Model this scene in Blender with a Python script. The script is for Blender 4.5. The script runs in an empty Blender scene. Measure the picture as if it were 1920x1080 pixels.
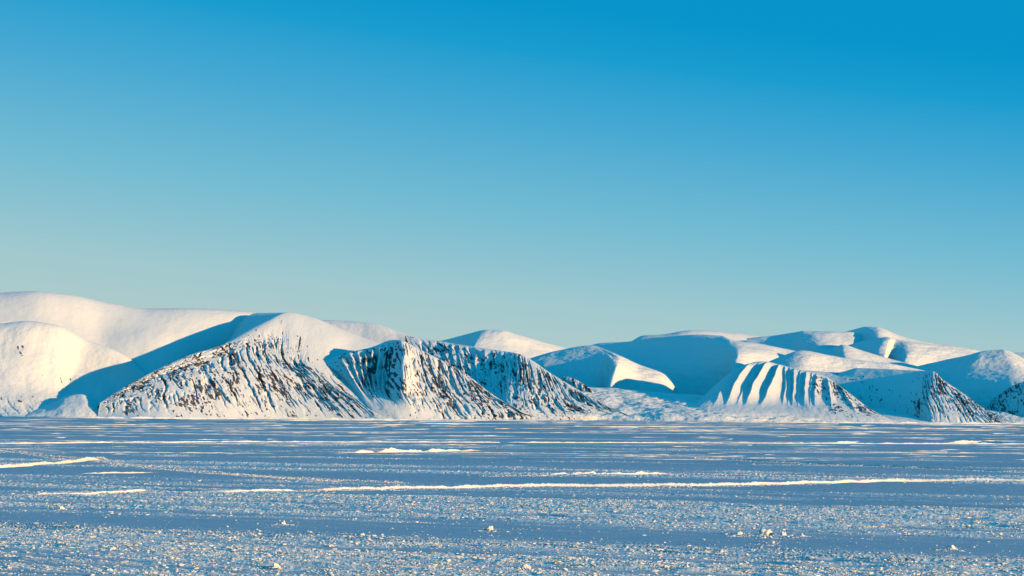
import bpy, math
import numpy as np
from mathutils import Matrix

SC = bpy.context.scene
COL = SC.collection
# ------------------------------------------------------------------ camera
FPX = 4533.0                      # focal length in pixels of a 1920 wide frame (85 mm on 36 mm)
CAM_H = 1.7
PITCH = math.atan(247.0 / FPX)
ROLL = 0.0066
cam_d = bpy.data.cameras.new('camera')
cam_d.sensor_width = 36.0
cam_d.lens = FPX * 36.0 / 1920.0
cam_d.clip_start = 0.5
cam_d.clip_end = 120000.0
cam = bpy.data.objects.new('camera', cam_d)
COL.objects.link(cam)
Fv = np.array([0, math.cos(PITCH), math.sin(PITCH)])
Rv = np.array([math.cos(ROLL), -math.sin(PITCH) * math.sin(ROLL), math.cos(PITCH) * math.sin(ROLL)])
Rv /= np.linalg.norm(Rv)
Uv = np.cross(Rv, Fv); Uv /= np.linalg.norm(Uv)
Rv = np.cross(Fv, Uv)
cam.matrix_world = Matrix(((Rv[0], Uv[0], -Fv[0], 0), (Rv[1], Uv[1], -Fv[1], 0), (Rv[2], Uv[2], -Fv[2], CAM_H), (0, 0, 0, 1)))
SC.camera = cam

# ------------------------------------------------------------------ light
SUN_AZ = math.radians(55)         # to the right of straight behind the camera
SUN_EL = math.radians(6.0)
SUN_E = 5.0
SUN_COL = (1.0, 0.61, 0.26)
EXPO = 0.33
SKY_GAIN = 2.0 ** -EXPO            # the sky keeps its own brightness under the exposure
SC.view_settings.view_transform = 'Standard'
SC.view_settings.look = 'None'
SC.view_settings.exposure = EXPO
SC.view_settings.gamma = 1.0
SVEC = np.array([math.sin(SUN_AZ) * math.cos(SUN_EL), -math.cos(SUN_AZ) * math.cos(SUN_EL), math.sin(SUN_EL)])
sd = bpy.data.lights.new('sun', 'SUN')
sd.energy = SUN_E
sd.color = SUN_COL
sd.angle = math.radians(0.5)
sun = bpy.data.objects.new('sun', sd)
COL.objects.link(sun)
from mathutils import Vector
sun.rotation_euler = Vector(SVEC).to_track_quat('Z', 'Y').to_euler()

w = bpy.data.worlds.new('World')
SC.world = w
w.use_nodes = True
nt = w.node_tree
nt.nodes.clear()
def N(tree, kind, **kw):
    n = tree.nodes.new(kind)
    for k, v in kw.items():
        setattr(n, k, v)
    return n
def srgb(c):
    return tuple((x / 255 / 12.92) if x / 255 <= 0.04045 else ((x / 255 + 0.055) / 1.055) ** 2.4 for x in c)
out = N(nt, 'ShaderNodeOutputWorld')
bg = N(nt, 'ShaderNodeBackground')
bg.inputs['Strength'].default_value = 0.1
sky = N(nt, 'ShaderNodeTexSky', sky_type='NISHITA')
sky.sun_disc = False
sky.sun_elevation = SUN_EL
sky.sun_rotation = math.pi - SUN_AZ
sky.air_density = 1.0
sky.dust_density = 0.3
sky.ozone_density = 3.0
tc = N(nt, 'ShaderNodeTexCoord')
sep = N(nt, 'ShaderNodeSeparateXYZ')
nt.links.new(tc.outputs['Generated'], sep.inputs[0])
# clear polar air: pale at the horizon, deep cyan overhead; a little paler away from the sun
def math_node(tree, op, a=None, b=None, clamp=False):
    m = N(tree, 'ShaderNodeMath', operation=op)
    m.use_clamp = clamp
    for i, v in enumerate((a, b)):
        if v is None: continue
        if isinstance(v, (int, float)): m.inputs[i].default_value = v
        else: tree.links.new(v, m.inputs[i])
    return m.outputs[0]
zk = math_node(nt, 'ADD', math_node(nt, 'MULTIPLY', sep.outputs['Z'], 0.39), 0.065)
zk = math_node(nt, 'MINIMUM', zk, 0.135)
zx = math_node(nt, 'MULTIPLY', sep.outputs['X'], zk)
zz = math_node(nt, 'ADD', sep.outputs['Z'], zx)
zz = math_node(nt, 'MAXIMUM', zz, 0.0)
zz = math_node(nt, 'POWER', zz, 0.5)
ramp = N(nt, 'ShaderNodeValToRGB')
nt.links.new(zz, ramp.inputs[0])
def el_of(py):
    return math.sin(PITCH + math.atan((540 - py) / FPX)) ** 0.5
stops = [(0.0, (176, 204, 198)), (el_of(650), (176, 203, 203)), (el_of(560), (160, 201, 207)), (el_of(400), (116, 188, 211)),
         (el_of(220), (69, 169, 211)), (el_of(90), (22, 157, 208)), (el_of(0), (0, 149, 204)), (0.58, (0, 147, 197)), (0.8, (0, 140, 187)), (1.0, (0, 133, 180))]
cr = ramp.color_ramp
while len(cr.elements) < len(stops): cr.elements.new(0.5)
for e, (p, c) in zip(cr.elements, stops):
    e.position = p
    e.color = (*srgb(c), 1)
sc10 = N(nt, 'ShaderNodeVectorMath', operation='SCALE')
sc10.inputs['Scale'].default_value = 10.0 * SKY_GAIN
nt.links.new(ramp.outputs[0], sc10.inputs[0])
mx = N(nt, 'ShaderNodeMix', data_type='RGBA')
mx.inputs['Factor'].default_value = 0.98
nt.links.new(sky.outputs[0], mx.inputs['A'])
nt.links.new(sc10.outputs[0], mx.inputs['B'])
nt.links.new(mx.outputs['Result'], bg.inputs['Color'])
nt.links.new(bg.outputs[0], out.inputs[0])
SC.cycles.max_bounces = 4
SC.cycles.diffuse_bounces = 0

# ------------------------------------------------------------------ noise and mesh helpers
_nr = np.random.default_rng(12345)
_PERM = np.concatenate([_nr.permutation(4096)] * 2).astype(np.int32)
_ang = _nr.uniform(0, 2 * math.pi, 4096)
_GX = np.cos(_ang).astype(np.float32); _GY = np.sin(_ang).astype(np.float32)
def noise(x, y, seed=0):
    """gradient noise, about -1..1"""
    x, y = np.broadcast_arrays(np.asarray(x, float), np.asarray(y, float))
    ix = np.floor(x); iy = np.floor(y)
    fx = (x - ix).astype(np.float32); fy = (y - iy).astype(np.float32)
    ix = ix.astype(np.int64); iy = iy.astype(np.int64) + seed * 131
    u = fx * fx * fx * (fx * (fx * 6 - 15) + 10); v = fy * fy * fy * (fy * (fy * 6 - 15) + 10)
    p0 = _PERM[iy & 4095]; p1 = _PERM[(iy + 1) & 4095]
    x0 = (ix + seed * 57) & 4095; x1 = (x0 + 1) & 4095
    def g(px_, pp, dx, dy):
        k = _PERM[px_ + pp]
        return _GX[k] * (fx - dx) + _GY[k] * (fy - dy)
    n0 = g(x0, p0, 0, 0); n0 += (g(x1, p0, 1, 0) - n0) * u
    n1 = g(x0, p1, 0, 1); n1 += (g(x1, p1, 1, 1) - n1) * u
    return (n0 + (n1 - n0) * v) * 1.5
def fbm(x, y, octv=4, seed=0, gain=0.5, lac=2.03):
    a, s, f = 1.0, 0.0, 1.0
    for o in range(octv):
        s = s + a * noise(x * f + 17.3 * o, y * f - 9.1 * o, seed + o)
        a *= gain; f *= lac
    return s
def sstep(a, b, x):
    t = np.clip((x - a) / (b - a), 0, 1)
    return t * t * (3 - 2 * t)
def link_mesh(name, V, F, mat, attrs=None, smooth=True, tri=False):
    me = bpy.data.meshes.new(name)
    k = 3 if tri else 4
    V = np.ascontiguousarray(V, np.float32); F = np.ascontiguousarray(F, np.int32)
    me.vertices.add(len(V)); me.vertices.foreach_set('co', V.ravel())
    me.loops.add(F.size); me.loops.foreach_set('vertex_index', F.ravel())
    me.polygons.add(len(F))
    me.polygons.foreach_set('loop_start', np.arange(0, F.size, k, dtype=np.int32))
    me.polygons.foreach_set('loop_total', np.full(len(F), k, np.int32))
    me.polygons.foreach_set('use_smooth', np.full(len(F), smooth, bool))
    for an, av in (attrs or {}).items():
        at = me.attributes.new(an, 'FLOAT', 'POINT')
        at.data.foreach_set('value', np.ascontiguousarray(av, np.float32).ravel())
    me.update(calc_edges=True)
    me.materials.append(mat)
    o = bpy.data.objects.new(name, me)
    COL.objects.link(o)
    return o
def tag(o, label, cat, kind=None, group=None):
    o['label'] = label
    o['category'] = cat
    if kind: o['kind'] = kind
    if group: o['group'] = group
    return o
def grid_faces(nr, nc):
    i = np.arange(nr - 1)[:, None] * nc + np.arange(nc - 1)[None, :]
    return np.stack([i, i + 1, i + 1 + nc, i + nc], -1).reshape(-1, 4)
def ray(px, py):
    px = np.asarray(px, float); py = np.asarray(py, float)
    return Fv * FPX + Rv * (px[..., None] - 960) + Uv * (540 - py[..., None])
D0 = 8000.0
M_PX = D0 / FPX                     # metres per pixel at the near shore
def world(px, py, wd):
    """point seen in direction (px, py) at a forward distance of D0 + wd px-units"""
    d = ray(px, py)
    Y = D0 + np.asarray(wd) * M_PX
    return np.array([0, 0, CAM_H]) + d * (Y / d[..., 1])[..., None]
def hor(px):
    return 787 + ROLL * (np.asarray(px, float) - 960)
def ground_pt(px, py):
    d = ray(px, py)
    t = -CAM_H / d[..., 2]
    return np.array([0, 0, CAM_H]) + d * t[..., None]

# ------------------------------------------------------------------ materials
SNOW = (0.84, 0.88, 0.90)
def snow_material(name, color=SNOW, bump_scale=0.05, bump_strength=0.3, rock=False, rough=0.75, var=0.06, bump_dist=3.0, det=6):
    m = bpy.data.materials.new(name)
    m.use_nodes = True
    t = m.node_tree
    b = t.nodes['Principled BSDF']
    b.inputs['Roughness'].default_value = rough
    b.inputs['Specular IOR Level'].default_value = 0.15
    co = N(t, 'ShaderNodeNewGeometry').outputs['Position']
    n1 = N(t, 'ShaderNodeTexNoise')
    n1.inputs['Scale'].default_value = bump_scale
    n1.inputs['Detail'].default_value = det
    n1.inputs['Roughness'].default_value = 0.62
    t.links.new(co, n1.inputs['Vector'])
    cm = N(t, 'ShaderNodeMix', data_type='RGBA')
    cm.inputs['A'].default_value = (*[c * (1 - var) for c in color], 1)
    cm.inputs['B'].default_value = (*[min(1, c * (1 + var * 0.5)) for c in color], 1)
    t.links.new(n1.outputs['Fac'], cm.inputs['Factor'])
    col = cm.outputs['Result']
    if rock:
        at = N(t, 'ShaderNodeAttribute', attribute_name='rock')
        n2 = N(t, 'ShaderNodeTexNoise')
        n2.inputs['Scale'].default_value = 0.12
        n2.inputs['Detail'].default_value = 5
        t.links.new(co, n2.inputs['Vector'])
        k = math_node(t, 'SUBTRACT', n2.outputs['Fac'], 0.5)
        k = math_node(t, 'MULTIPLY', k, 0.8)
        k = math_node(t, 'ADD', k, at.outputs['Fac'])
        rr = N(t, 'ShaderNodeMapRange', interpolation_type='SMOOTHSTEP')
        rr.inputs['From Min'].default_value = 0.38
        rr.inputs['From Max'].default_value = 0.62
        t.links.new(k, rr.inputs['Value'])
        n3 = N(t, 'ShaderNodeTexNoise')
        n3.inputs['Scale'].default_value = 0.03
        n3.inputs['Detail'].default_value = 6
        t.links.new(co, n3.inputs['Vector'])
        rc = N(t, 'ShaderNodeMix', data_type='RGBA')
        rc.inputs['A'].default_value = (0.05, 0.046, 0.056, 1)
        rc.inputs['B'].default_value = (0.19, 0.16, 0.16, 1)
        t.links.new(n3.outputs['Fac'], rc.inputs['Factor'])
        fm = N(t, 'ShaderNodeMix', data_type='RGBA')
        t.links.new(rr.outputs['Result'], fm.inputs['Factor'])
        t.links.new(col, fm.inputs['A'])
        t.links.new(rc.outputs['Result'], fm.inputs['B'])
        col = fm.outputs['Result']
    t.links.new(col, b.inputs['Base Color'])
    bp = N(t, 'ShaderNodeBump')
    bp.inputs['Strength'].default_value = bump_strength
    bp.inputs['Distance'].default_value = bump_dist
    t.links.new(n1.outputs['Fac'], bp.inputs['Height'])
    t.links.new(bp.outputs['Normal'], b.inputs['Normal'])
    return m
M_HILL = snow_material('hill_snow', bump_scale=0.02, bump_strength=0.35, bump_dist=6.0)
M_WIND = snow_material('wind_packed_snow', bump_scale=0.03, bump_strength=0.8, bump_dist=8.0)
M_ROCK = snow_material('snow_on_rock', bump_scale=0.05, bump_strength=0.22, bump_dist=5.0, rock=True)
def plain_material():
    m = bpy.data.materials.new('sea_ice_snow')
    m.use_nodes = True
    t = m.node_tree
    b = t.nodes['Principled BSDF']
    b.inputs['Roughness'].default_value = 0.7
    b.inputs['Specular IOR Level'].default_value = 0.2
    co = N(t, 'ShaderNodeNewGeometry').outputs['Position']
    mp = N(t, 'ShaderNodeMapping')
    mp.inputs['Rotation'].default_value = (0, 0, math.atan(0.4))
    t.links.new(co, mp.inputs['Vector'])
    def streaks(sx, sy, det):
        sc_ = N(t, 'ShaderNodeVectorMath', operation='MULTIPLY')
        sc_.inputs[1].default_value = (sx, sy, 1)
        t.links.new(mp.outputs[0], sc_.inputs[0])
        n = N(t, 'ShaderNodeTexNoise')
        n.inputs['Scale'].default_value = 1.0
        n.inputs['Detail'].default_value = det
        n.inputs['Roughness'].default_value = 0.68
        t.links.new(sc_.outputs[0], n.inputs['Vector'])
        return n.outputs['Fac']
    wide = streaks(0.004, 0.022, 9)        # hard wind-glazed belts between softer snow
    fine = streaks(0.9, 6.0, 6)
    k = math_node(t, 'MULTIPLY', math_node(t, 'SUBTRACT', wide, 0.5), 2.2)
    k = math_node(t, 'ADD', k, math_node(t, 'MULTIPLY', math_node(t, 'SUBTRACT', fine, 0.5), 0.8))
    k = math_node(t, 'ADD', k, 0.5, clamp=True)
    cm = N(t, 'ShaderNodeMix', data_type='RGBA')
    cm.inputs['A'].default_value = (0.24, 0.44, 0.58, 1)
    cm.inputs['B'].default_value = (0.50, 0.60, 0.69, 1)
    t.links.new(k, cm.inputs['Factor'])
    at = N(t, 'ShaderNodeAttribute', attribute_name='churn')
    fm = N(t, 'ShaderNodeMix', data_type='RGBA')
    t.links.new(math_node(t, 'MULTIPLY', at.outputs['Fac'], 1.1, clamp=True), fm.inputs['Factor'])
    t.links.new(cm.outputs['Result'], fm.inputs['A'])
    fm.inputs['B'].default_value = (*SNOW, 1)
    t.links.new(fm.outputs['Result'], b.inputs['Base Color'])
    bp = N(t, 'ShaderNodeBump')
    bp.inputs['Strength'].default_value = 0.6
    bp.inputs['Distance'].default_value = 0.015
    t.links.new(fine, bp.inputs['Height'])
    t.links.new(bp.outputs['Normal'], b.inputs['Normal'])
    return m
M_PLAIN = plain_material()
M_DRIFT = snow_material('drift_snow', bump_scale=3.0, bump_strength=0.4, bump_dist=0.03)
M_CLUMP = snow_material('snow_crumbs_material', bump_scale=40.0, bump_strength=0.4, bump_dist=0.01)

# ------------------------------------------------------------------ lofted hills
def pchip(x, Y, xq):
    """monotone cubic through Y (n, ...) at x (n), evaluated at xq (m)"""
    h = np.diff(x)
    sh = (len(h),) + (1,) * (Y.ndim - 1)
    d = np.diff(Y, axis=0) / h.reshape(sh)
    m = np.zeros_like(Y)
    m[0] = d[0]; m[-1] = d[-1]
    if len(h) > 1:
        w1 = (2 * h[1:] + h[:-1]).reshape((-1,) + sh[1:]); w2 = (h[1:] + 2 * h[:-1]).reshape((-1,) + sh[1:])
        a, b = d[:-1], d[1:]
        ok = a * b > 0
        with np.errstate(divide='ignore', invalid='ignore'):
            hm = (w1 + w2) / (w1 / a + w2 / b)
        m[1:-1] = np.where(ok, hm, 0)
    i = np.clip(np.searchsorted(x, xq, side='right') - 1, 0, len(x) - 2)
    t = ((xq - x[i]) / h[i]).reshape((-1,) + sh[1:])
    hh = h[i].reshape(t.shape)
    return ((1 + 2 * t) * (1 - t) ** 2 * Y[i] + t * (1 - t) ** 2 * hh * m[i] + t * t * (3 - 2 * t) * Y[i + 1] + t * t * (t - 1) * hh * m[i + 1])
def catmull(x, Y, xq):
    h = np.diff(x); sh = (len(h),) + (1,) * (Y.ndim - 1)
    d = np.diff(Y, axis=0) / h.reshape(sh)
    m = np.zeros_like(Y); m[0] = d[0]; m[-1] = d[-1]
    if len(h) > 1:
        hl = h[:-1].reshape((-1,) + sh[1:]); hr = h[1:].reshape((-1,) + sh[1:])
        m[1:-1] = (d[:-1] * hr + d[1:] * hl) / (hl + hr)
    i = np.clip(np.searchsorted(x, xq, side='right') - 1, 0, len(x) - 2)
    t = ((xq - x[i]) / h[i]).reshape((-1,) + sh[1:])
    hh = h[i].reshape(t.shape)
    return ((1 + 2 * t) * (1 - t) ** 2 * Y[i] + t * (1 - t) ** 2 * hh * m[i] + t * t * (3 - 2 * t) * Y[i + 1] + t * t * (t - 1) * hh * m[i + 1])
def linint(x, Y, xq):
    i = np.clip(np.searchsorted(x, xq, side='right') - 1, 0, len(x) - 2)
    t = ((xq - x[i]) / (x[i + 1] - x[i])).reshape((-1,) + (1,) * (Y.ndim - 1))
    return Y[i] * (1 - t) + Y[i + 1] * t

F = 'F'
def hill(name, label, profiles, mat=None, res=1.2, soft_t=1.0, soft_s=1.0, gully=None, rough=(0.6, 14), seed=1,
         rock=0.0, rockscale=(4.5, 15), lean=0.0, aniso=0.77, crest=None, ribs=None, cat='mountain'):
    """profiles: left to right, each a list of (px, py, depth[, rockiness]) from the foot over the crest to the back"""
    P = []
    for pr in profiles:
        row = []
        for q in pr:
            px, py, wd = q[:3]
            if py == F: py = hor(px) + 3.5
            row.append((px, py, wd, q[3] if len(q) > 3 else 0.0))
        P.append(row)
    P = np.array(P, float)                                    # (S, T, 4)
    S, T, _ = P.shape
    def arc(A, axis):
        d = np.diff(A[..., :3] * np.array([1, 1, 0.6]), axis=axis)
        return np.sqrt((d ** 2).sum(-1))
    dt = np.maximum(np.median(arc(P, 1), axis=0), 2.0)
    tt = np.concatenate([[0], np.cumsum(dt)])
    nT = max(20, int(tt[-1] / res))
    tq = np.linspace(0, tt[-1], nT)
    A = np.moveaxis(P, 1, 0)
    A = linint(tt, A, tq) * (1 - soft_t) + pchip(tt, A, tq) * soft_t
    A = np.moveaxis(A, 0, 1)                                  # (S, nT, 4)
    ds = np.maximum(np.mean(np.sqrt(((np.diff(P[..., :3], axis=0) * np.array([1, 1, 0.3])) ** 2).sum(-1)), axis=1), 2.0)
    ss = np.concatenate([[0], np.cumsum(ds)])
    nS = max(20, int(ss[-1] / res))
    sq = np.linspace(0, ss[-1], nS)
    A = linint(ss, A, sq) * (1 - soft_s) + pchip(ss, A, sq) * soft_s
    s2, t2 = np.meshgrid(sq, tq, indexing='ij')
    V = world(A[..., 0], A[..., 1], A[..., 2])
    def normals(V):
        n = np.cross(np.gradient(V, axis=0), np.gradient(V, axis=1))
        n /= np.maximum(np.linalg.norm(n, axis=-1, keepdims=True), 1e-9)
        return n
    n = normals(V)
    n *= np.sign(n[..., 2:3].mean() or 1)
    ck = crest if crest is not None else T - 2                # index of the crest level
    tc_ = tt[ck]
    off = np.zeros_like(s2)
    edge = sstep(0, 25, s2) * sstep(0, 25, ss[-1] - s2)
    face = sstep(0, 10, t2) * sstep(0, 0.12 * tc_ + 4, np.abs(tc_ - t2))
    R = np.clip(A[..., 3], 0, 1)
    sl = s2 - lean * (tc_ - t2)
    inc1 = inc2 = 0.0
    n1 = n2 = 9.0
    if gully:
        wl, amp, fine = gully
        wr = (fbm(s2 / 90, t2 / 130, 2, seed + 40) * 0.45 + 0.10 * fbm(s2 / 12, t2 / 16, 2, seed + 41)) * wl
        n1 = noise((sl + wr) / wl, t2 / 170, seed + 50)
        n2 = noise((sl + wr * 0.6) / (wl * 0.45), t2 / 75, seed + 51)
        inc1 = np.exp(-(n1 / 0.12) ** 2) * sstep(-0.5, 0.1, fbm(sl / 45, t2 / 50, 2, seed + 53))
        inc2 = np.exp(-(n2 / 0.15) ** 2) * sstep(-0.25, 0.3, fbm(sl / 25, t2 / 28, 2, seed + 54))
        gm = sstep(0.04, 0.6, R) if rock else 1.0
        off -= face * gm * (amp * inc1 + amp * 0.5 * inc2)
        off += face * gm * fine * fbm(sl / 7, t2 / 14, 4, seed + 52)
    if ribs:
        # explicit ribs: list of (s fraction at the crest, s fraction at the foot, width px, height px)
        for (s0, s1, wd_, hh_) in ribs:
            c_ = np.interp(s0, P[:, ck, 0], ss); f_ = np.interp(s1, P[:, 0, 0], ss)
            sc_ = c_ + (f_ - c_) * (1 - t2 / tc_)
            x = (s2 + 1.6 * noise(s2 / 30, t2 / 25, seed + 60) - sc_) / wd_
            prof = np.where(x > 0, np.clip(1 - x / 1.4, 0, 1) ** 1.3, np.clip(1 + x / 0.36, 0, 1))
            off += hh_ * prof * sstep(0.22 * tc_, 0.5 * tc_, t2) * sstep(0, 0.2 * tc_, tc_ - t2)
    ra, rl = rough
    off += ra * fbm(s2 / rl, t2 * aniso / rl, 5, seed + 7) * (0.35 + 0.65 * face) * edge
    rk = np.zeros_like(s2)
    if rock:
        a, b = rockscale
        wr2 = fbm(s2 / 60, t2 / 90, 2, seed + 8) * 8
        st = fbm((sl + wr2) / a, t2 / b, 4, seed + 90)
        bigv = fbm(sl / 34, t2 / 60, 3, seed + 91)
        rk0 = st * 0.8 + bigv * 0.45 + 0.35 * fbm(sl / 3, t2 / 5, 2, seed + 95) + 0.42 * np.exp(-((n1 - 0.1) / 0.16) ** 2) + 0.32 * np.exp(-((n2 - 0.1) / 0.18) ** 2)
        lv = np.linspace(0, 1, 41)
        qv = np.quantile(rk0[::3, ::3], lv)
        rk = 0.5 + 1.6 * (rk0 - np.interp(1 - rock * R, lv, qv))
        rk = np.where(R < 0.02, -1, rk)
        off += np.clip(rk - 0.4, 0, 0.5) * 2.6 * face          # rock stands proud of the snow
    V = V + n * (off * M_PX)[..., None]
    o = link_mesh(name, V.reshape(-1, 3), grid_faces(nS, nT), mat or M_HILL, {'rock': np.clip(rk, -1, 2)})
    return tag(o, label, cat, 'structure')

#HILLS_BEGIN
# --- far left: the broad white hill
hill('snow_hill', 'broad smooth white hill with the highest skyline, at the left end of the range', [
    [(-420, 740, 250), (-420, 690, 380), (-420, 640, 480), (-420, 605, 640), (-420, 720, 1100)],
    [(-120, 730, 255), (-120, 660, 385), (-120, 606, 490), (-120, 572, 640), (-120, 700, 1100)],
    [(0, 730, 255), (0, 655, 390), (0, 594, 490), (0, 549, 630), (0, 690, 1100)],
    [(70, 735, 245), (68, 655, 392), (64, 596, 492), (60, 546, 620), (60, 690, 1100)],
    [(138, 745, 235), (138, 668, 395), (133, 610, 500), (130, 552, 640), (130, 690, 1100)],
    [(205, 790, 200), (207, 690, 375), (205, 630, 500), (200, 567, 670), (200, 690, 1100)],
    [(262, 795, 220), (265, 690, 390), (272, 625, 515), (280, 578, 700), (280, 690, 1100)],
    [(335, 795, 330), (332, 680, 445), (340, 622, 560), (350, 578, 720), (350, 690, 1100)],
    [(425, 795, 480), (424, 680, 560), (426, 612, 650), (425, 581, 740), (425, 690, 1100)],
    [(500, 795, 600), (500, 690, 640), (500, 630, 690), (500, 588, 770), (500, 690, 1100)],
    [(620, 795, 700), (620, 700, 740), (620, 650, 790), (620, 610, 830), (620, 690, 1100)],
], rough=(0.8, 60), seed=3, res=1.6)

hill('snow_hill', 'rounded white hill dropping to the left shore in front of the broad hill', [
    [(-420, F, 0), (-420, 770, 40), (-420, 740, 120), (-420, 690, 220), (-420, 650, 330), (-420, 720, 600)],
    [(-150, F, 0), (-150, 768, 45), (-150, 735, 125), (-150, 680, 230), (-150, 628, 360), (-150, 700, 600)],
    [(-20, F, 0), (-20, 768, 50, .35), (-18, 724, 165, .12), (-15, 660, 285, .1), (-10, 608, 400), (0, 690, 600)],
    [(40, F, 0), (42, 769, 60, .4), (44, 728, 180, .1), (48, 658, 300, .12), (55, 602, 410), (60, 690, 600)],
    [(90, F, 10), (93, 771, 70, .4), (97, 732, 215, .1), (104, 665, 325, .15), (108, 610, 412), (120, 690, 600)],
    [(118, F, 40), (122, 769, 110), (130, 740, 235, .1), (148, 694, 345, .1), (165, 638, 420), (180, 700, 600)],
    [(140, F, 60), (150, 771, 130), (165, 747, 235), (190, 702, 342), (212, 655, 402), (225, 710, 560)],
    [(160, F, 80), (172, 776, 140), (185, 762, 200), (215, 717, 325), (240, 670, 393), (255, 715, 520)],
    [(175, F, 90), (185, 782, 140), (200, 770, 190), (240, 737, 305), (278, 703, 370), (290, 740, 480)],
], mat=M_ROCK, rock=0.14, rough=(1.6, 40), seed=9, gully=(26, 3.0, 0.5), lean=0.4, res=1.0)

hill('snow_mound', 'small dome of snow at the shore where the valley opens on the left', [
    [(45, F, 0), (50, 780, 15), (56, 774, 50), (62, 768, 100), (66, 790, 220)],
    [(88, F, -10), (92, 775, 15), (97, 763, 65), (103, 753, 125), (103, 790, 260)],
    [(118, F, -20), (121, 771, 10), (122, 754, 65), (124, 743, 130), (124, 790, 270)],
    [(152, F, -22), (153, 770, 10), (152, 752, 65), (150, 739, 130), (148, 790, 270)],
    [(182, F, -14), (182, 773, 14), (180, 761, 62), (176, 749, 125), (175, 790, 260)],
    [(214, F, 0), (212, 780, 20), (206, 772, 56), (200, 765, 105), (200, 790, 230)],
], rough=(0.8, 16), seed=15, res=0.9, cat='mound')

# --- the rocky massif, its ridge rising from the shore to the domed top
hill('mountain', 'rock-streaked mountain with a long shaded ridge on its left and a smooth domed top', [
    [(183, F, -10, 0), (184, 775, 1, 0.0), (185, 769, 7, 0), (186, 763, 15, 0), (187, 758, 23, 0), (188, 755, 30, 0), (176, 772, 70), (165, 792, 100)],
    [(214, F, -25, 0), (218, 772, -7, 0.27), (224, 752, 20, .7), (231, 738, 49, .7), (236, 729, 71, .6), (240, 722, 95, .3), (205, 750, 140), (160, 790, 190)],
    [(290, F, -53, 0), (290, 770, -24, 0.27), (292, 745, 24, .75), (295, 720, 79, .8), (298, 703, 125, .8), (300, 690, 165, .4), (245, 732, 230), (180, 788, 290)],
    [(372, F, -31, 0), (368, 767, 1, 0.32), (365, 735, 56, .8), (361, 703, 118, .8), (360, 683, 172, .8), (360, 664, 220, .4), (295, 715, 300), (215, 785, 360)],
    [(440, F, 0, 0), (434, 764, 32, 0.34), (428, 730, 86, .85), (421, 695, 150, .85), (417, 667, 215, .9), (415, 647, 270, .3), (345, 700, 360), (260, 785, 420)],
    [(500, F, 27, 0), (490, 764, 58, 0.34), (480, 728, 110, .8), (468, 690, 170, .85), (462, 652, 252, .5), (460, 622, 370, 0), (390, 672, 460), (300, 755, 540)],
    [(552, F, 40, 0), (542, 764, 70, 0.34), (528, 730, 120, .85), (512, 692, 177, .85), (500, 660, 260, .5), (500, 602, 470, 0), (440, 628, 590), (350, 730, 640)],
    [(603, F, 40, 0), (590, 765, 70, 0.32), (572, 735, 120, .85), (552, 702, 172, .85), (535, 668, 260, .4), (540, 586, 590, 0), (480, 587, 690), (390, 690, 760)],
    [(655, F, 30, 0), (642, 767, 58, 0.38), (620, 738, 110, .9), (594, 708, 166, .75), (568, 676, 258, .2), (585, 595, 640, 0), (560, 620, 800), (540, 690, 950)],
    [(695, F, 20, 0), (680, 771, 45, 0.36), (655, 745, 96, .8), (622, 715, 171, .4), (605, 678, 295, .05), (630, 613, 660, 0), (630, 650, 1000), (640, 770, 1300)],
    [(716, F, 8, 0), (703, 774, 33, 0.05), (682, 752, 90, .1), (660, 722, 197, 0), (648, 682, 353, 0), (676, 631, 660, 0), (690, 680, 1000), (690, 770, 1300)],
    [(745, F, 2, 0), (736, 774, 36, 0.0), (722, 754, 95, 0), (706, 728, 213, 0), (694, 690, 372, 0), (716, 645, 640, 0), (740, 690, 960), (740, 770, 1300)],
    [(800, F, 0, 0), (795, 776, 60, 0.0), (790, 758, 140, 0), (780, 735, 280, 0), (775, 700, 430, 0), (780, 668, 640, 0), (800, 710, 960), (800, 770, 1300)],
], mat=M_ROCK, rock=0.32, gully=(26, 5.5, 0.4), lean=0.2, seed=21, crest=5, res=0.75, rough=(0.22, 18), rockscale=(4.5, 17), soft_t=0.75)

hill('snow_hill', 'white back ridge sloping down to the right behind the domed mountain', [
    [(540, 720, 800), (540, 640, 900), (540, 600, 1000), (540, 720, 1400)],
    [(610, 720, 800), (610, 640, 900), (610, 600, 1010), (610, 720, 1400)],
    [(660, 720, 780), (660, 650, 880), (660, 602, 1000), (660, 720, 1400)],
    [(705, 720, 760), (705, 655, 860), (703, 607, 980), (703, 720, 1400)],
    [(755, 720, 720), (752, 665, 820), (745, 621, 950), (745, 720, 1350)],
    [(810, 730, 650), (808, 675, 750), (800, 637, 900), (800, 720, 1300)],
    [(870, 740, 560), (865, 685, 680), (855, 648, 850), (855, 720, 1250)],
    [(940, 750, 480), (935, 700, 600), (925, 668, 800), (925, 720, 1200)],
], rough=(0.8, 30), seed=33, res=1.6)

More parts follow.
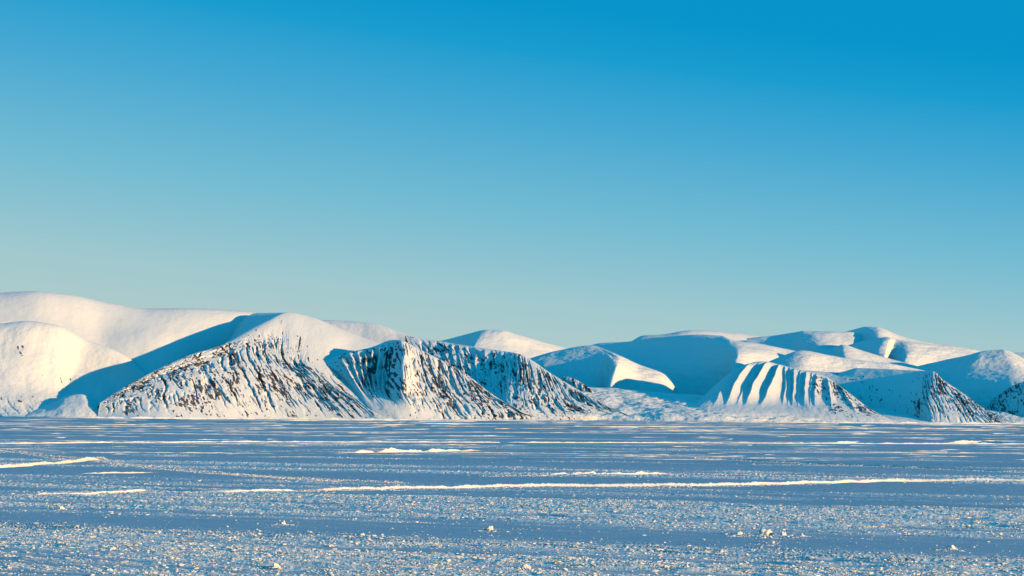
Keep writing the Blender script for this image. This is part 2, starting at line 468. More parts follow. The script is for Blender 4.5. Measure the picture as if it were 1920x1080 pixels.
hill('mountain', 'rocky peak with a blue ribbed left face standing in the middle of the range', [
    [(694, F, 60, 0), (672, 766, 120, .0), (630, 728, 270, .0), (602, 706, 360, .0), (575, 692, 440, .0), (580, 740, 700)],
    [(706, F, 18, 0), (690, 762, 57, .0), (655, 716, 186, .0), (628, 692, 252, .2), (600, 680, 318, .0), (600, 740, 700)],
    [(722, F, 10, 0), (706, 762, 48, .1), (682, 728, 150, .6), (664, 692, 232, .8), (648, 662, 320, .2), (650, 740, 700)],
    [(738, F, 5, 0), (722, 760, 42, .1), (704, 732, 142, .6), (696, 695, 225, .8), (696, 651, 335, .4), (700, 740, 700)],
    [(752, F, 0, 0), (742, 760, 36, .1), (728, 738, 105, .6), (728, 700, 205, .8), (735, 637, 345, .7), (740, 740, 700)],
    [(772, F, 0, 0), (766, 760, 30, .3), (757, 738, 60, .9), (757, 695, 128, .8), (752, 638, 298, .7), (760, 740, 700)],
    [(812, F, 2, .1), (802, 765, 36, .4), (795, 742, 81, .8), (787, 705, 164, .8), (775, 649, 289, .6), (800, 740, 650)],
    [(862, F, 11, .3), (850, 770, 39, .5), (838, 750, 83, .8), (825, 715, 159, .85), (815, 669, 261, .7), (850, 740, 600)],
    [(925, F, 22, .3), (915, 774, 42, .6), (905, 758, 72, .8), (890, 733, 123, .85), (876, 703, 195, .7), (910, 750, 500)],
    [(965, F, 29, .3), (958, 777, 43, .5), (950, 768, 62, .7), (937, 755, 89, .7), (924, 740, 126, .6), (960, 770, 380)],
    [(1010, F, 38, 0), (1005, 783, 46, .1), (1000, 781, 50, .2), (990, 778, 49, .2), (980, 774, 48, .1), (1010, 784, 200)],
], mat=M_ROCK, rock=0.32, gully=(20, 5, 0.3), lean=0.1, seed=41, crest=4, res=0.75, rough=(0.25, 18), rockscale=(4.5, 16),
   ribs=[(640, 708, 9, 6), (656, 716, 9, 8), (672, 723, 9, 9), (687, 729, 9, 11), (701, 735, 9, 12), (715, 741, 9, 12), (728, 747, 9, 12), (740, 757, 9, 9)], soft_t=0.75)

hill('mountain', 'long rocky ridge behind the ribbed peak, falling right to a point at the shore', [
    [(800, F, 220, 0), (795, 735, 320, 0), (785, 690, 468, 0), (770, 655, 632, .3), (760, 628, 724, .1), (760, 740, 1000)],
    [(850, F, 180, 0), (846, 730, 310, 0), (838, 697, 448, .4), (832, 665, 572, .7), (826, 640, 684, .3), (830, 740, 1000)],
    [(895, F, 120, 0), (890, 738, 260, 0), (884, 708, 388, .4), (884, 680, 492, .7), (888, 650, 604, .5), (900, 740, 950)],
    [(930, F, 70, 0), (926, 748, 180, 0), (926, 720, 298, .4), (935, 692, 412, .6), (945, 658, 544, .5), (950, 740, 900)],
    [(960, F, 40, 0), (958, 758, 100, .1), (962, 738, 168, .7), (972, 708, 262, .75), (975, 664, 464, .6), (990, 740, 860)],
    [(1000, F, 31, .1), (998, 770, 71, .3), (998, 752, 118, .8), (1000, 722, 208, .85), (998, 676, 406, .6), (1030, 740, 800)],
    [(1060, F, 42, .2), (1055, 776, 69, .3), (1050, 764, 102, .7), (1042, 740, 178, .8), (1030, 698, 329, .6), (1070, 750, 700)],
    [(1130, F, 58, .2), (1122, 781, 76, .2), (1115, 774, 95, .4), (1103, 760, 130, .6), (1088, 733, 213, .5), (1130, 765, 500)],
    [(1180, F, 71, 0), (1174, 784, 83, .1), (1168, 780, 91, .1), (1158, 774, 94, .1), (1146, 764, 116, .2), (1180, 780, 300)],
    [(1225, F, 84, 0), (1220, 790, 92, 0), (1212, 789, 88, 0), (1205, 788, 69, 0), (1196, 786, 48, 0), (1220, 790, 120)],
], mat=M_ROCK, rock=0.32, gully=(20, 5, 0.3), lean=0.2, seed=52, crest=4, res=0.8, rough=(0.25, 18), rockscale=(4.5, 16),
   ribs=[(832, 846, 10, 3), (846, 866, 11, 4), (860, 880, 11, 4), (875, 894, 11, 4), (890, 908, 11, 4), (906, 922, 11, 4), (922, 934, 11, 4), (938, 946, 11, 4), (955, 957, 11, 4)], soft_t=0.75)

hill('rock_spur', 'small dark crag on the far side of the long rocky ridge', [
    [(1030, 760, 420, .3), (1034, 735, 450, .6), (1040, 709, 500, .5), (1040, 780, 640)],
    [(1060, 765, 380, .3), (1060, 735, 410, .6), (1060, 706, 470, .8), (1066, 780, 620)],
    [(1095, 772, 300, .3), (1092, 745, 350, .5), (1088, 716, 430, .7), (1095, 780, 600)],
    [(1130, 780, 200, .1), (1128, 765, 260, .2), (1120, 740, 360, .3), (1130, 780, 520)],
    [(1180, 790, 120, 0), (1178, 784, 160, 0), (1172, 774, 240, .1), (1185, 785, 400)],
], mat=M_ROCK, rock=0.32, gully=(14, 4, 1.2), seed=61, res=0.9, cat='crag')

# --- the far hills right of centre
hill('snow_hill', 'far pointed white hill just right of the rocky ridge, blue on its left flank', [
    [(740, 720, 1500), (745, 690, 1700), (750, 665, 1820), (750, 650, 1900), (750, 720, 2400)],
    [(815, 720, 1400), (818, 690, 1550), (822, 660, 1680), (826, 639, 1790), (830, 720, 2400)],
    [(865, 720, 1250), (862, 690, 1400), (864, 655, 1540), (872, 627, 1690), (880, 720, 2400)],
    [(880, 720, 960), (878, 690, 1080), (888, 652, 1330), (914, 618, 1640), (920, 720, 2400)],
    [(950, 720, 1080), (950, 690, 1220), (945, 652, 1420), (940, 619, 1660), (950, 720, 2400)],
    [(1010, 720, 1200), (1010, 690, 1330), (1000, 660, 1560), (985, 632, 1760), (1000, 720, 2400)],
    [(1080, 720, 1400), (1080, 695, 1550), (1070, 675, 1760), (1060, 652, 1950), (1070, 720, 2500)],
    [(1150, 720, 1600), (1150, 700, 1700), (1140, 685, 1900), (1130, 668, 2100), (1140, 720, 2600)],
], rough=(1.6, 50), seed=71, res=1.4, soft_t=0.8, soft_s=0.8)

hill('snow_hill', 'low white hill with a lit crest over a flat blue face, at mid range right of centre', [
    [(930, 770, 750), (940, 735, 810), (950, 705, 930), (955, 690, 1070), (955, 740, 1450)],
    [(985, 775, 690), (990, 735, 750), (1000, 686, 870), (1005, 668, 1090), (1010, 740, 1500)],
    [(1050, 778, 610), (1055, 735, 680), (1070, 679, 830), (1065, 653, 1150), (1075, 740, 1530)],
    [(1110, 780, 530), (1115, 730, 610), (1128, 673, 780), (1108, 647, 1180), (1120, 740, 1530)],
    [(1140, 782, 390), (1145, 728, 490), (1158, 680, 650), (1162, 667, 840), (1175, 740, 1400)],
    [(1185, 782, 510), (1190, 735, 600), (1195, 700, 730), (1200, 684, 870), (1220, 740, 1350)],
    [(1230, 782, 600), (1235, 740, 670), (1240, 715, 760), (1246, 702, 850), (1262, 745, 1250)],
    [(1290, 792, 620), (1290, 786, 670), (1292, 782, 750), (1296, 779, 850), (1310, 790, 1200)],
], mat=M_WIND, rough=(1.7, 45), seed=81, res=1.2, soft_t=0.7, soft_s=0.8)

hill('snow_hill', 'big smooth hill, wholly blue on its left flank with a lit right shoulder', [
    [(1040, 780, 1500), (1050, 740, 1620), (1060, 710, 1850), (1062, 690, 2100), (1060, 672, 2300), (1080, 720, 2900)],
    [(1110, 780, 1420), (1115, 740, 1550), (1120, 690, 1780), (1125, 662, 2030), (1122, 644, 2230), (1120, 720, 2900)],
    [(1150, 780, 1360), (1150, 740, 1480), (1160, 690, 1720), (1165, 660, 1960), (1170, 641, 2160), (1170, 720, 2900)],
    [(1230, 780, 1240), (1230, 740, 1360), (1230, 690, 1560), (1235, 655, 1800), (1240, 632, 2000), (1240, 720, 2800)],
    [(1300, 780, 1080), (1300, 735, 1200), (1300, 690, 1370), (1305, 655, 1580), (1312, 627, 1860), (1320, 720, 2700)],
    [(1345, 780, 930), (1348, 735, 1030), (1352, 690, 1180), (1358, 652, 1380), (1352, 629, 1780), (1360, 720, 2600)],
    [(1368, 780, 800), (1372, 735, 900), (1378, 690, 1040), (1386, 656, 1220), (1378, 638, 1700), (1400, 720, 2600)],
    [(1425, 780, 860), (1430, 740, 960), (1435, 700, 1120), (1440, 664, 1360), (1425, 644, 1760), (1440, 720, 2600)],
    [(1485, 780, 960), (1490, 745, 1080), (1495, 710, 1250), (1495, 678, 1560), (1490, 658, 1860), (1500, 720, 2600)],
    [(1560, 780, 1050), (1560, 750, 1200), (1560, 715, 1400), (1560, 688, 1700), (1555, 672, 1950), (1560, 720, 2600)],
], rough=(2.6, 75), seed=91, res=1.5, soft_t=0.9, soft_s=0.9)

hill('snow_hill', 'distant low dome on the skyline behind the big blue-flanked hill', [
    [(1150, 700, 2500), (1160, 665, 2650), (1180, 642, 2800), (1180, 700, 3300)],
    [(1185, 700, 2440), (1192, 660, 2600), (1206, 629, 2780), (1210, 700, 3300)],
    [(1225, 700, 2420), (1228, 655, 2580), (1240, 627, 2760), (1240, 700, 3300)],
    [(1290, 700, 2440), (1290, 650, 2600), (1300, 619, 2760), (1300, 700, 3300)],
    [(1365, 700, 2480), (1365, 655, 2640), (1368, 623, 2780), (1370, 700, 3300)],
    [(1430, 700, 2500), (1430, 660, 2660), (1430, 632, 2800), (1430, 700, 3300)],
    [(1480, 700, 2600), (1480, 675, 2700), (1480, 652, 2820), (1480, 700, 3300)],
], rough=(0.6, 30), seed=95, res=1.6)

hill('snow_hill', 'white saddle-backed hill left of the far pointed summit', [
    [(1400, 710, 2230), (1400, 665, 2370), (1400, 634, 2560), (1400, 700, 3200)],
    [(1440, 710, 2190), (1440, 660, 2340), (1445, 630, 2550), (1450, 700, 3200)],
    [(1480, 710, 2150), (1482, 655, 2315), (1494, 622, 2540), (1500, 700, 3200)],
    [(1508, 710, 2080), (1508, 652, 2240), (1506, 620, 2520), (1510, 700, 3200)],
    [(1545, 710, 1900), (1545, 660, 2100), (1540, 621, 2520), (1550, 700, 3200)],
    [(1590, 710, 2000), (1590, 665, 2200), (1590, 622, 2560), (1600, 700, 3200)],
    [(1640, 710, 2100), (1640, 670, 2300), (1640, 632, 2620), (1650, 700, 3200)],
], rough=(2.0, 50), seed=101, res=1.4, soft_t=0.85, soft_s=0.85)

hill('snow_hill', 'far pointed white summit, the highest of the right-hand group', [
    [(1560, 710, 2500), (1560, 665, 2700), (1570, 626, 2820), (1570, 700, 3300)],
    [(1590, 710, 2350), (1590, 660, 2560), (1600, 618, 2760), (1600, 700, 3300)],
    [(1615, 710, 2180), (1615, 650, 2400), (1626, 612, 2680), (1630, 700, 3300)],
    [(1650, 710, 2050), (1648, 640, 2280), (1645, 613, 2660), (1650, 700, 3300)],
    [(1700, 710, 2100), (1700, 660, 2350), (1690, 630, 2700), (1700, 700, 3300)],
    [(1750, 710, 2200), (1748, 670, 2450), (1740, 642, 2760), (1750, 700, 3300)],
    [(1810, 710, 2300), (1808, 680, 2550), (1800, 650, 2800), (1810, 700, 3300)],
    [(1880, 710, 2400), (1880, 690, 2600), (1870, 664, 2860), (1880, 710, 3300)],
], rough=(2.0, 50), seed=106, res=1.4, soft_t=0.85, soft_s=0.85)

hill('snow_hill', 'blue-shadowed shoulder with a thin lit rib, below the far pointed summit', [
    [(1540, 720, 1800), (1545, 690, 1950), (1560, 664, 2080), (1575, 652, 2200), (1575, 720, 2700)],
    [(1600, 720, 1640), (1605, 690, 1800), (1612, 655, 1970), (1622, 638, 2140), (1620, 720, 2700)],
    [(1636, 720, 1480), (1640, 690, 1620), (1648, 655, 1800), (1662, 632, 2060), (1670, 720, 2700)],
    [(1652, 720, 1440), (1654, 690, 1580), (1660, 658, 1780), (1668, 633, 2050), (1680, 720, 2700)],
    [(1662, 720, 1580), (1665, 690, 1730), (1672, 660, 1880), (1682, 636, 2080), (1700, 720, 2700)],
    [(1690, 720, 1470), (1695, 690, 1600), (1702, 662, 1780), (1705, 640, 2080), (1720, 720, 2700)],
    [(1740, 720, 1560), (1745, 695, 1700), (1755, 668, 1900), (1760, 648, 2160), (1770, 720, 2700)],
    [(1800, 720, 1640), (1800, 700, 1780), (1805, 678, 2000), (1810, 658, 2220), (1810, 720, 2700)],
    [(1850, 720, 1740), (1850, 705, 1880), (1850, 686, 2080), (1850, 668, 2280), (1850, 720, 2700)],
], mat=M_WIND, rough=(1.8, 40), seed=111, res=1.2, soft_t=0.8, soft_s=0.75)

hill('snow_hill', 'white rolling ridge in front of the blue-shadowed shoulder, tapering right', [
    [(1440, 760, 1150), (1445, 720, 1250), (1450, 695, 1360), (1455, 678, 1480), (1455, 740, 1900)],
    [(1500, 760, 1050), (1505, 715, 1170), (1510, 682, 1330), (1515, 662, 1480), (1515, 740, 1900)],
    [(1545, 760, 960), (1550, 710, 1100), (1558, 678, 1270), (1566, 651, 1460), (1570, 740, 1900)],
    [(1578, 760, 880), (1582, 705, 1010), (1585, 672, 1190), (1580, 646, 1430), (1590, 740, 1900)],
    [(1630, 760, 900), (1630, 712, 1030), (1628, 682, 1220), (1622, 659, 1450), (1630, 740, 1900)],
    [(1680, 760, 940), (1680, 720, 1070), (1676, 692, 1280), (1668, 672, 1480), (1680, 740, 1900)],
    [(1730, 760, 1000), (1730, 725, 1120), (1722, 702, 1330), (1712, 684, 1520), (1720, 740, 1900)],
    [(1780, 765, 1060), (1780, 735, 1180), (1772, 714, 1380), (1764, 698, 1560), (1775, 740, 1900)],
], mat=M_WIND, rough=(1.8, 45), seed=121, res=1.2, soft_t=0.85, soft_s=0.85)

hill('snow_hill', 'low white swell just above the fluted spur, in front of the big blue-flanked hill', [
    [(1400, 775, 640), (1402, 735, 720), (1405, 705, 800), (1410, 694, 900), (1415, 740, 1200)],
    [(1455, 775, 620), (1455, 730, 700), (1452, 694, 790), (1450, 674, 920), (1460, 740, 1200)],
    [(1500, 775, 590), (1500, 730, 670), (1500, 690, 765), (1503, 657, 930), (1510, 740, 1200)],
    [(1545, 775, 600), (1545, 730, 690), (1545, 695, 800), (1545, 664, 960), (1550, 740, 1200)],
    [(1600, 775, 640), (1600, 735, 740), (1600, 700, 860), (1595, 673, 1000), (1605, 740, 1250)],
    [(1670, 775, 680), (1670, 740, 780), (1670, 708, 900), (1665, 681, 1040), (1670, 740, 1250)],
    [(1740, 775, 740), (1740, 745, 820), (1740, 718, 950), (1735, 695, 1080), (1740, 740, 1300)],
], mat=M_WIND, rough=(1.8, 45), seed=127, res=1.2, soft_t=0.85, soft_s=0.85)

hill('snow_hill', 'wide hill at the right end, white wind-scoured top over a dark blue hollow', [
    [(1690, 775, 1000), (1690, 740, 1060), (1700, 714, 1120), (1712, 697, 1180), (1722, 686, 1270), (1722, 740, 1900)],
    [(1735, 775, 930), (1738, 740, 1000), (1745, 710, 1090), (1755, 690, 1160), (1765, 676, 1260), (1765, 740, 1900)],
    [(1765, 775, 820), (1768, 735, 920), (1775, 704, 1075), (1790, 683, 1140), (1805, 668, 1250), (1810, 740, 1900)],
    [(1830, 775, 680), (1832, 730, 800), (1836, 688, 1060), (1840, 672, 1110), (1845, 658, 1240), (1845, 740, 1900)],
    [(1885, 775, 540), (1888, 730, 680), (1892, 685, 1040), (1885, 669, 1100), (1880, 655, 1240), (1880, 740, 1900)],
    [(1940, 775, 420), (1945, 735, 560), (1950, 702, 1020), (1940, 688, 1090), (1930, 676, 1240), (1930, 740, 1900)],
    [(2020, 775, 400), (2025, 745, 500), (2030, 715, 720), (2020, 702, 1250), (2010, 692, 1800), (2010, 740, 2300)],
    [(2240, 775, 400), (2240, 755, 500), (2240, 730, 720), (2240, 715, 1250), (2240, 705, 1800), (2240, 760, 2300)],
], mat=M_WIND, rough=(2.2, 50), seed=131, res=1.3, soft_t=0.85, soft_s=0.85)

hill('snow_hill', 'faint far hill just showing on the skyline at the right edge', [
    [(1800, 720, 3000), (1800, 690, 3200), (1800, 680, 3300), (1800, 720, 3700)],
    [(1880, 720, 2900), (1880, 680, 3100), (1885, 662, 3300), (1890, 720, 3700)],
    [(1960, 720, 2900), (1960, 680, 3100), (1960, 660, 3300), (1960, 720, 3700)],
    [(2240, 720, 2900), (2240, 690, 3100), (2240, 672, 3300), (2240, 720, 3700)],
], rough=(0.8, 20), seed=135, res=2.0)

# --- near shore on the right
hill('snow_hill', 'white spur fluted by parallel blue gullies above the shore, right of centre', [
    [(1270, F, 40), (1274, 782, 70), (1284, 772, 120), (1296, 762, 180), (1306, 755, 240), (1312, 750, 300), (1316, 784, 600)],
    [(1325, F, 25), (1326, 776, 60), (1330, 758, 140), (1339, 738, 220), (1350, 718, 300), (1360, 706, 370), (1368, 780, 750)],
    [(1375, F, 20), (1374, 774, 60), (1376, 754, 150), (1382, 724, 240), (1394, 698, 335), (1402, 682, 420), (1410, 780, 850)],
    [(1425, F, 20), (1420, 774, 60), (1418, 754, 150), (1420, 723, 240), (1425, 696, 340), (1430, 677, 440), (1440, 780, 900)],
    [(1480, F, 20), (1475, 774, 60), (1470, 755, 150), (1466, 725, 240), (1460, 700, 340), (1456, 682, 470), (1470, 780, 880)],
    [(1530, F, 5), (1525, 776, 45), (1518, 757, 120), (1510, 728, 210), (1502, 706, 290), (1496, 692, 380), (1510, 780, 800)],
    [(1580, F, -5, .1), (1575, 779, 30, .1), (1567, 762, 90, .5), (1557, 740, 160, .6), (1548, 720, 230, .6), (1540, 703, 310, .4), (1560, 780, 700)],
    [(1630, F, -10, .1), (1625, 783, 16, .1), (1617, 774, 50, .4), (1606, 760, 95, .6), (1594, 745, 150, .7), (1583, 730, 220, .5), (1610, 780, 560)],
    [(1668, F, -10), (1663, 788, 4), (1656, 785, 18), (1648, 780, 36, .1), (1640, 774, 60, .3), (1632, 767, 95, .3), (1650, 785, 350)],
    [(1700, F, -10), (1697, 793, 0), (1692, 792, 6), (1686, 792, 12), (1681, 791, 20), (1676, 790, 30), (1690, 795, 150)],
], mat=M_ROCK, rock=0.32, rough=(0.45, 16), seed=141, crest=5, res=0.75, soft_t=0.8,
   ribs=[(1385, 1330, 15, 4), (1410, 1352, 16, 9), (1427, 1370, 9, 3.5), (1440, 1384, 16, 10), (1463, 1414, 16, 10), (1474, 1464, 9, 4), (1483, 1474, 7, 3), (1492, 1482, 10, 6), (1503, 1492, 7, 3), (1513, 1504, 10, 6), (1523, 1516, 7, 2.5), (1532, 1524, 10, 5), (1550, 1562, 10, 4.5), (1572, 1612, 10, 4)])

hill('mountain', 'dark pyramid peak at the right shore, blue left face and rock-striped right face', [
    [(1500, F, 330), (1502, 765, 380), (1505, 735, 450), (1510, 705, 560), (1512, 694, 680), (1515, 770, 1000)],
    [(1560, F, 300, .0), (1560, 765, 350), (1562, 735, 430), (1566, 710, 530), (1572, 698, 680, .2), (1580, 770, 1000)],
    [(1600, F, 270, .1), (1600, 768, 320, .15), (1602, 735, 400, .1), (1604, 710, 500, .1), (1608, 690, 650, .0), (1620, 770, 1000)],
    [(1660, F, 200, .1), (1660, 770, 250, .2), (1662, 740, 330, .12), (1664, 712, 430, .0), (1668, 692, 560, 0), (1680, 770, 1000)],
    [(1710, F, 110, .1), (1710, 772, 160, .5), (1713, 745, 240, .3), (1718, 718, 340, .1), (1724, 695, 470, .1), (1735, 770, 900)],
    [(1748, F, 0, .1), (1746, 776, 40, .3), (1744, 755, 110, .8), (1744, 727, 220, .7), (1749, 696, 390, .5), (1765, 770, 850)],
    [(1800, F, -8, .2), (1795, 780, 24, .3), (1788, 764, 80, .8), (1780, 742, 160, .8), (1769, 713, 310, .7), (1790, 770, 780)],
    [(1848, F, -10, .2), (1842, 785, 12, .4), (1835, 775, 44, .7), (1822, 758, 110, .8), (1804, 736, 230, .7), (1830, 775, 640)],
    [(1880, F, -10, .1), (1876, 790, 4, .3), (1868, 785, 22, .6), (1857, 777, 60, .7), (1842, 764, 140, .5), (1860, 780, 450)],
    [(1915, F, -10), (1911, 795, 0), (1905, 793, 8, .1), (1896, 791, 20, .2), (1886, 787, 50, .1), (1900, 795, 220)],
], mat=M_ROCK, rock=0.32, gully=(15, 4, 0.3), lean=0.1, seed=151, crest=4, res=0.8, rough=(0.35, 18), rockscale=(4, 15), soft_t=0.7)

hill('mountain', 'dark rock-studded slope cut by the right edge of the picture', [
    [(1835, F, 260, .2), (1842, 775, 300, .5), (1850, 762, 340, .7), (1858, 752, 390, .5), (1870, 790, 600)],
    [(1870, F, 160, .2), (1874, 778, 210, .6), (1880, 752, 280, .8), (1890, 728, 360, .6), (1900, 790, 700)],
    [(1920, F, 60, .1), (1922, 780, 100, .5), (1926, 745, 200, .6), (1932, 710, 320, .4), (1950, 790, 750)],
    [(1990, F, 0, .1), (1990, 775, 50, .3), (1995, 730, 170, .5), (2000, 690, 320, .3), (2020, 790, 800)],
    [(2100, F, 0, .1), (2100, 775, 50, .3), (2105, 735, 170, .5), (2110, 695, 320, .3), (2120, 790, 800)],
    [(2260, F, 0, .1), (2260, 780, 50, .3), (2260, 755, 170, .5), (2260, 730, 320, .3), (2260, 795, 800)],
], mat=M_ROCK, rock=0.32, gully=(14, 5, 1.5), seed=161, res=1.0)

hill('glacier_apron', 'smooth white apron of snow between the fluted spur and the pyramid peak', [
    [(1560, F, 40), (1562, 784, 80), (1570, 775, 200), (1575, 765, 320), (1580, 790, 420)],
    [(1630, F, 20), (1632, 784, 60), (1636, 774, 180), (1640, 764, 300), (1645, 790, 420)],
    [(1680, F, 10), (1682, 786, 40), (1684, 778, 130), (1686, 772, 230), (1690, 790, 400)],
    [(1730, F, 0), (1732, 790, 20), (1734, 786, 70), (1736, 781, 140), (1740, 792, 300)],
    [(1775, F, 0), (1776, 795, 8), (1778, 793, 30), (1780, 791, 60), (1785, 796, 200)],
], rough=(0.5, 30), seed=171, res=1.2, cat='snow slope')

hill('glacier_apron', 'low white apron of snow at the shore right of the pyramid peak', [
    [(1820, F, 30), (1824, 785, 60), (1830, 775, 130), (1835, 768, 200), (1840, 792, 300)],
    [(1870, F, 10), (1873, 786, 40), (1876, 778, 100), (1880, 772, 170), (1886, 794, 300)],
    [(1910, F, 0), (1912, 790, 16), (1916, 786, 50), (1920, 783, 90), (1930, 796, 220)],
    [(2000, F, 0), (2000, 793, 10), (2000, 790, 30), (2000, 788, 60), (2000, 798, 200)],
], rough=(1.0, 14), seed=175, res=1.0, cat='snow slope')

hill('moraine', 'hummocky snow-covered lowland between the rocky ridge and the fluted spur', [
    [(1060, F, 60), (1060, 778, 66), (1062, 765, 143), (1066, 750, 242), (1070, 738, 341), (1072, 725, 451), (1075, 770, 605)],
    [(1140, F, 50), (1140, 780, 66), (1140, 768, 143), (1142, 752, 242), (1144, 738, 341), (1146, 728, 451), (1150, 770, 605)],
    [(1200, F, 20), (1200, 782, 49), (1200, 770, 126), (1202, 756, 220), (1204, 743, 319), (1206, 733, 429), (1210, 770, 605)],
    [(1260, F, 0), (1260, 780, 33), (1260, 768, 110), (1262, 757, 203), (1264, 746, 302), (1266, 738, 407), (1270, 770, 605)],
    [(1330, F, -10), (1330, 780, 22), (1330, 770, 88), (1330, 760, 176), (1330, 750, 275), (1330, 742, 374), (1330, 770, 605)],
    [(1400, F, 0), (1400, 785, 18), (1400, 780, 50), (1400, 774, 110), (1400, 769, 180), (1400, 765, 250), (1400, 780, 500)],
    [(1500, F, -10), (1500, 788, 4), (1500, 785, 22), (1500, 782, 50), (1500, 780, 80), (1500, 778, 120), (1500, 788, 300)],
    [(1620, F, -22), (1620, 794, -10), (1620, 793, 0), (1620, 792, 14), (1620, 791, 30), (1620, 790, 60), (1620, 796, 200)],
], rough=(3.2, 40), aniso=2.0, seed=181, res=1.0, cat='lowland')
#HILLS_END

# ------------------------------------------------------------------ the frozen plain: one sheet to the horizon
STREAK = 0.55
def pyc_of(X, Y):
    """picture row, at the centre of the frame, of the streak line through (X, Y)"""
    return 787 + CAM_H * FPX / np.maximum(Y + STREAK * X, 1.0)
_lr = np.random.default_rng(77)
ROWS = [(p, _lr.uniform(0.7, 2.2) * (0.5 + (p - 820) / 200), _lr.uniform(0.35, 1.0), i) for i, p in enumerate(
    list(_lr.uniform(917, 990, 11)) + list(_lr.uniform(1024, 1075, 7)) + list(_lr.uniform(872, 917, 7)) + list(_lr.uniform(838, 872, 4)) + [951, 962, 978, 984])]
def roughness_of(X, Y):
    """how churned the snow is: old tracks run in parallel rows across the plain"""
    a = X - STREAK * Y; c = Y + STREAK * X
    p = pyc_of(X, Y)
    wv = 2.2 * fbm(a / 11, a * 0, 2, 301) * np.clip((p - 800) / 150, 0.1, 1.5)
    p = p + wv + 0.8 * fbm(a / 1.5, c / 0.7, 3, 302) * np.clip((p - 800) / 200, 0.05, 1.2)
    lowz = sstep(1003, 1030, p); midz = sstep(996, 976, p) * sstep(900, 935, p)
    sp = 1.0 + 0.6 * lowz
    rn = 0.9 * noise(a / 30, p / (6.5 * sp), 305) + 0.75 * noise(a / 16, p / (2.9 * sp), 308) + 0.4 * noise(a / 12, p / (1.4 * sp), 309) + 0.25 * fbm(a / 2.0, p / 2.2, 2, 306)
    r = 0.04 * sstep(985, 1000, p) + 0.95 * lowz * sstep(-0.28, 0.30, rn) + 0.85 * midz * sstep(0.0, 0.42, rn)
    for (pc, wd_, st_, i) in ROWS:
        x = (p - pc) / wd_
        r = r + st_ * np.exp(-x * x) * sstep(-0.45, 0.25, noise(a / 5.0, a * 0 + 3.1 * i, 307))
    return np.clip(r, 0, 1.2)
def plain_h(X, Y, rg=None):
    a = X - STREAK * Y; c = Y + STREAK * X
    r = np.hypot(X, Y)
    near = sstep(420, 60, r)
    if rg is None: rg = roughness_of(X, Y)
    h = 0.016 * fbm(a / 6.0, c / 1.0, 3, 311) * near
    h = h + rg * near * (0.03 + 0.022 * fbm(a / 6, c / 0.45, 3, 319) + 0.018 * fbm(a / 1.2, c / 0.16, 2, 321) + 0.014 * fbm(a / 0.26, c / 0.07, 3, 323, gain=0.6))
    h = h + near * 0.005 * fbm(a / 1.1, c / 0.14, 3, 331)
    return h
phi_v = np.concatenate([np.linspace(-math.pi, -0.35, 60)[:-1], np.linspace(-0.35, -0.224, 70)[:-1], np.linspace(-0.224, 0.224, 1400), np.linspace(0.224, 0.35, 70)[1:], np.linspace(0.35, math.pi, 60)[1:]])
pyr = np.concatenate([np.arange(306, 170, -0.22), np.arange(170, 60, -0.4), np.arange(60, 4, -0.5), [3.5, 3, 2.5, 2, 1.5, 1.2, 1.0, 0.85, 0.7, 0.5, 0.3, 0.2, 0.1]])
rr_ = np.concatenate([[0.3, 2, 5, 10, 15, 20], CAM_H * FPX / pyr])
PH, RR = np.meshgrid(phi_v, rr_, indexing='ij')
X = np.sin(PH) * RR; Y = np.cos(PH) * RR
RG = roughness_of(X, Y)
Z = plain_h(X, Y, RG)
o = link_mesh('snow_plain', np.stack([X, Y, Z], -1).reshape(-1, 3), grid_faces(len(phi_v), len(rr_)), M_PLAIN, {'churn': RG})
tag(o, 'flat snow-covered sea ice with churned bands, reaching from the camera to the far shore', 'snow plain', 'structure')

# ------------------------------------------------------------------ drifts
def drift_mesh(pts, hpx, seed, taper=0.12, front=1.3, back=5.0, jag=0.5, n=None):
    """a bank of snow along a line of picture points lying on the plain; returns vertices (n, 7)"""
    pts = np.array(pts, float)
    s = np.concatenate([[0], np.cumsum(np.hypot(*np.diff(pts, axis=0).T) + 1e-6)])
    n = n or max(12, int(s[-1] / 1.5))
    q = np.linspace(0, s[-1], n)
    P = pchip(s, pts, q) if len(pts) > 2 else linint(s, pts, q)
    G = ground_pt(P[:, 0], P[:, 1])
    Dm = G[:, 1]
    f = q / s[-1]
    env = sstep(0, taper, f) * sstep(0, taper, 1 - f)
    hv = hpx * Dm / FPX * env * (1 + jag * fbm(q / 30, q * 0 + seed, 3, seed)) * (1 + 0.22 * noise(q / 5, q * 0, seed + 3))
    hv = np.maximum(hv, 0.0005 * Dm / 10)
    hm = np.median(hv[env > 0.9]) if (env > 0.9).any() else hv.max()
    prof = [(-0.15, -0.25), (0.15, 0.30), (0.6 * front, 0.78), (front, 1.0), (front + 0.6, 0.97), (front + back * 0.45, 0.5), (front + back, -0.3)]
    V = np.zeros((n, len(prof), 3))
    z0 = plain_h(G[:, 0], G[:, 1] + hm)
    kz = min(9, n)
    z0 = np.convolve(np.pad(z0, kz, mode='edge'), np.ones(kz) / kz, mode='same')[kz:-kz]
    for k, (dy, dz) in enumerate(prof):
        wob = 1 + 0.25 * noise(q / 9, q * 0 + k * 3.7, seed + 11)
        V[:, k, 0] = G[:, 0]
        V[:, k, 1] = G[:, 1] + dy * hm * wob
        V[:, k, 2] = z0 + hv * dz
    return V
def one_drift(name, label, pts, hpx, seed, **kw):
    V = drift_mesh(pts, hpx, seed, **kw)
    o = link_mesh(name, V.reshape(-1, 3), grid_faces(*V.shape[:2]), M_DRIFT)
    return tag(o, label, 'snow drift', 'structure')
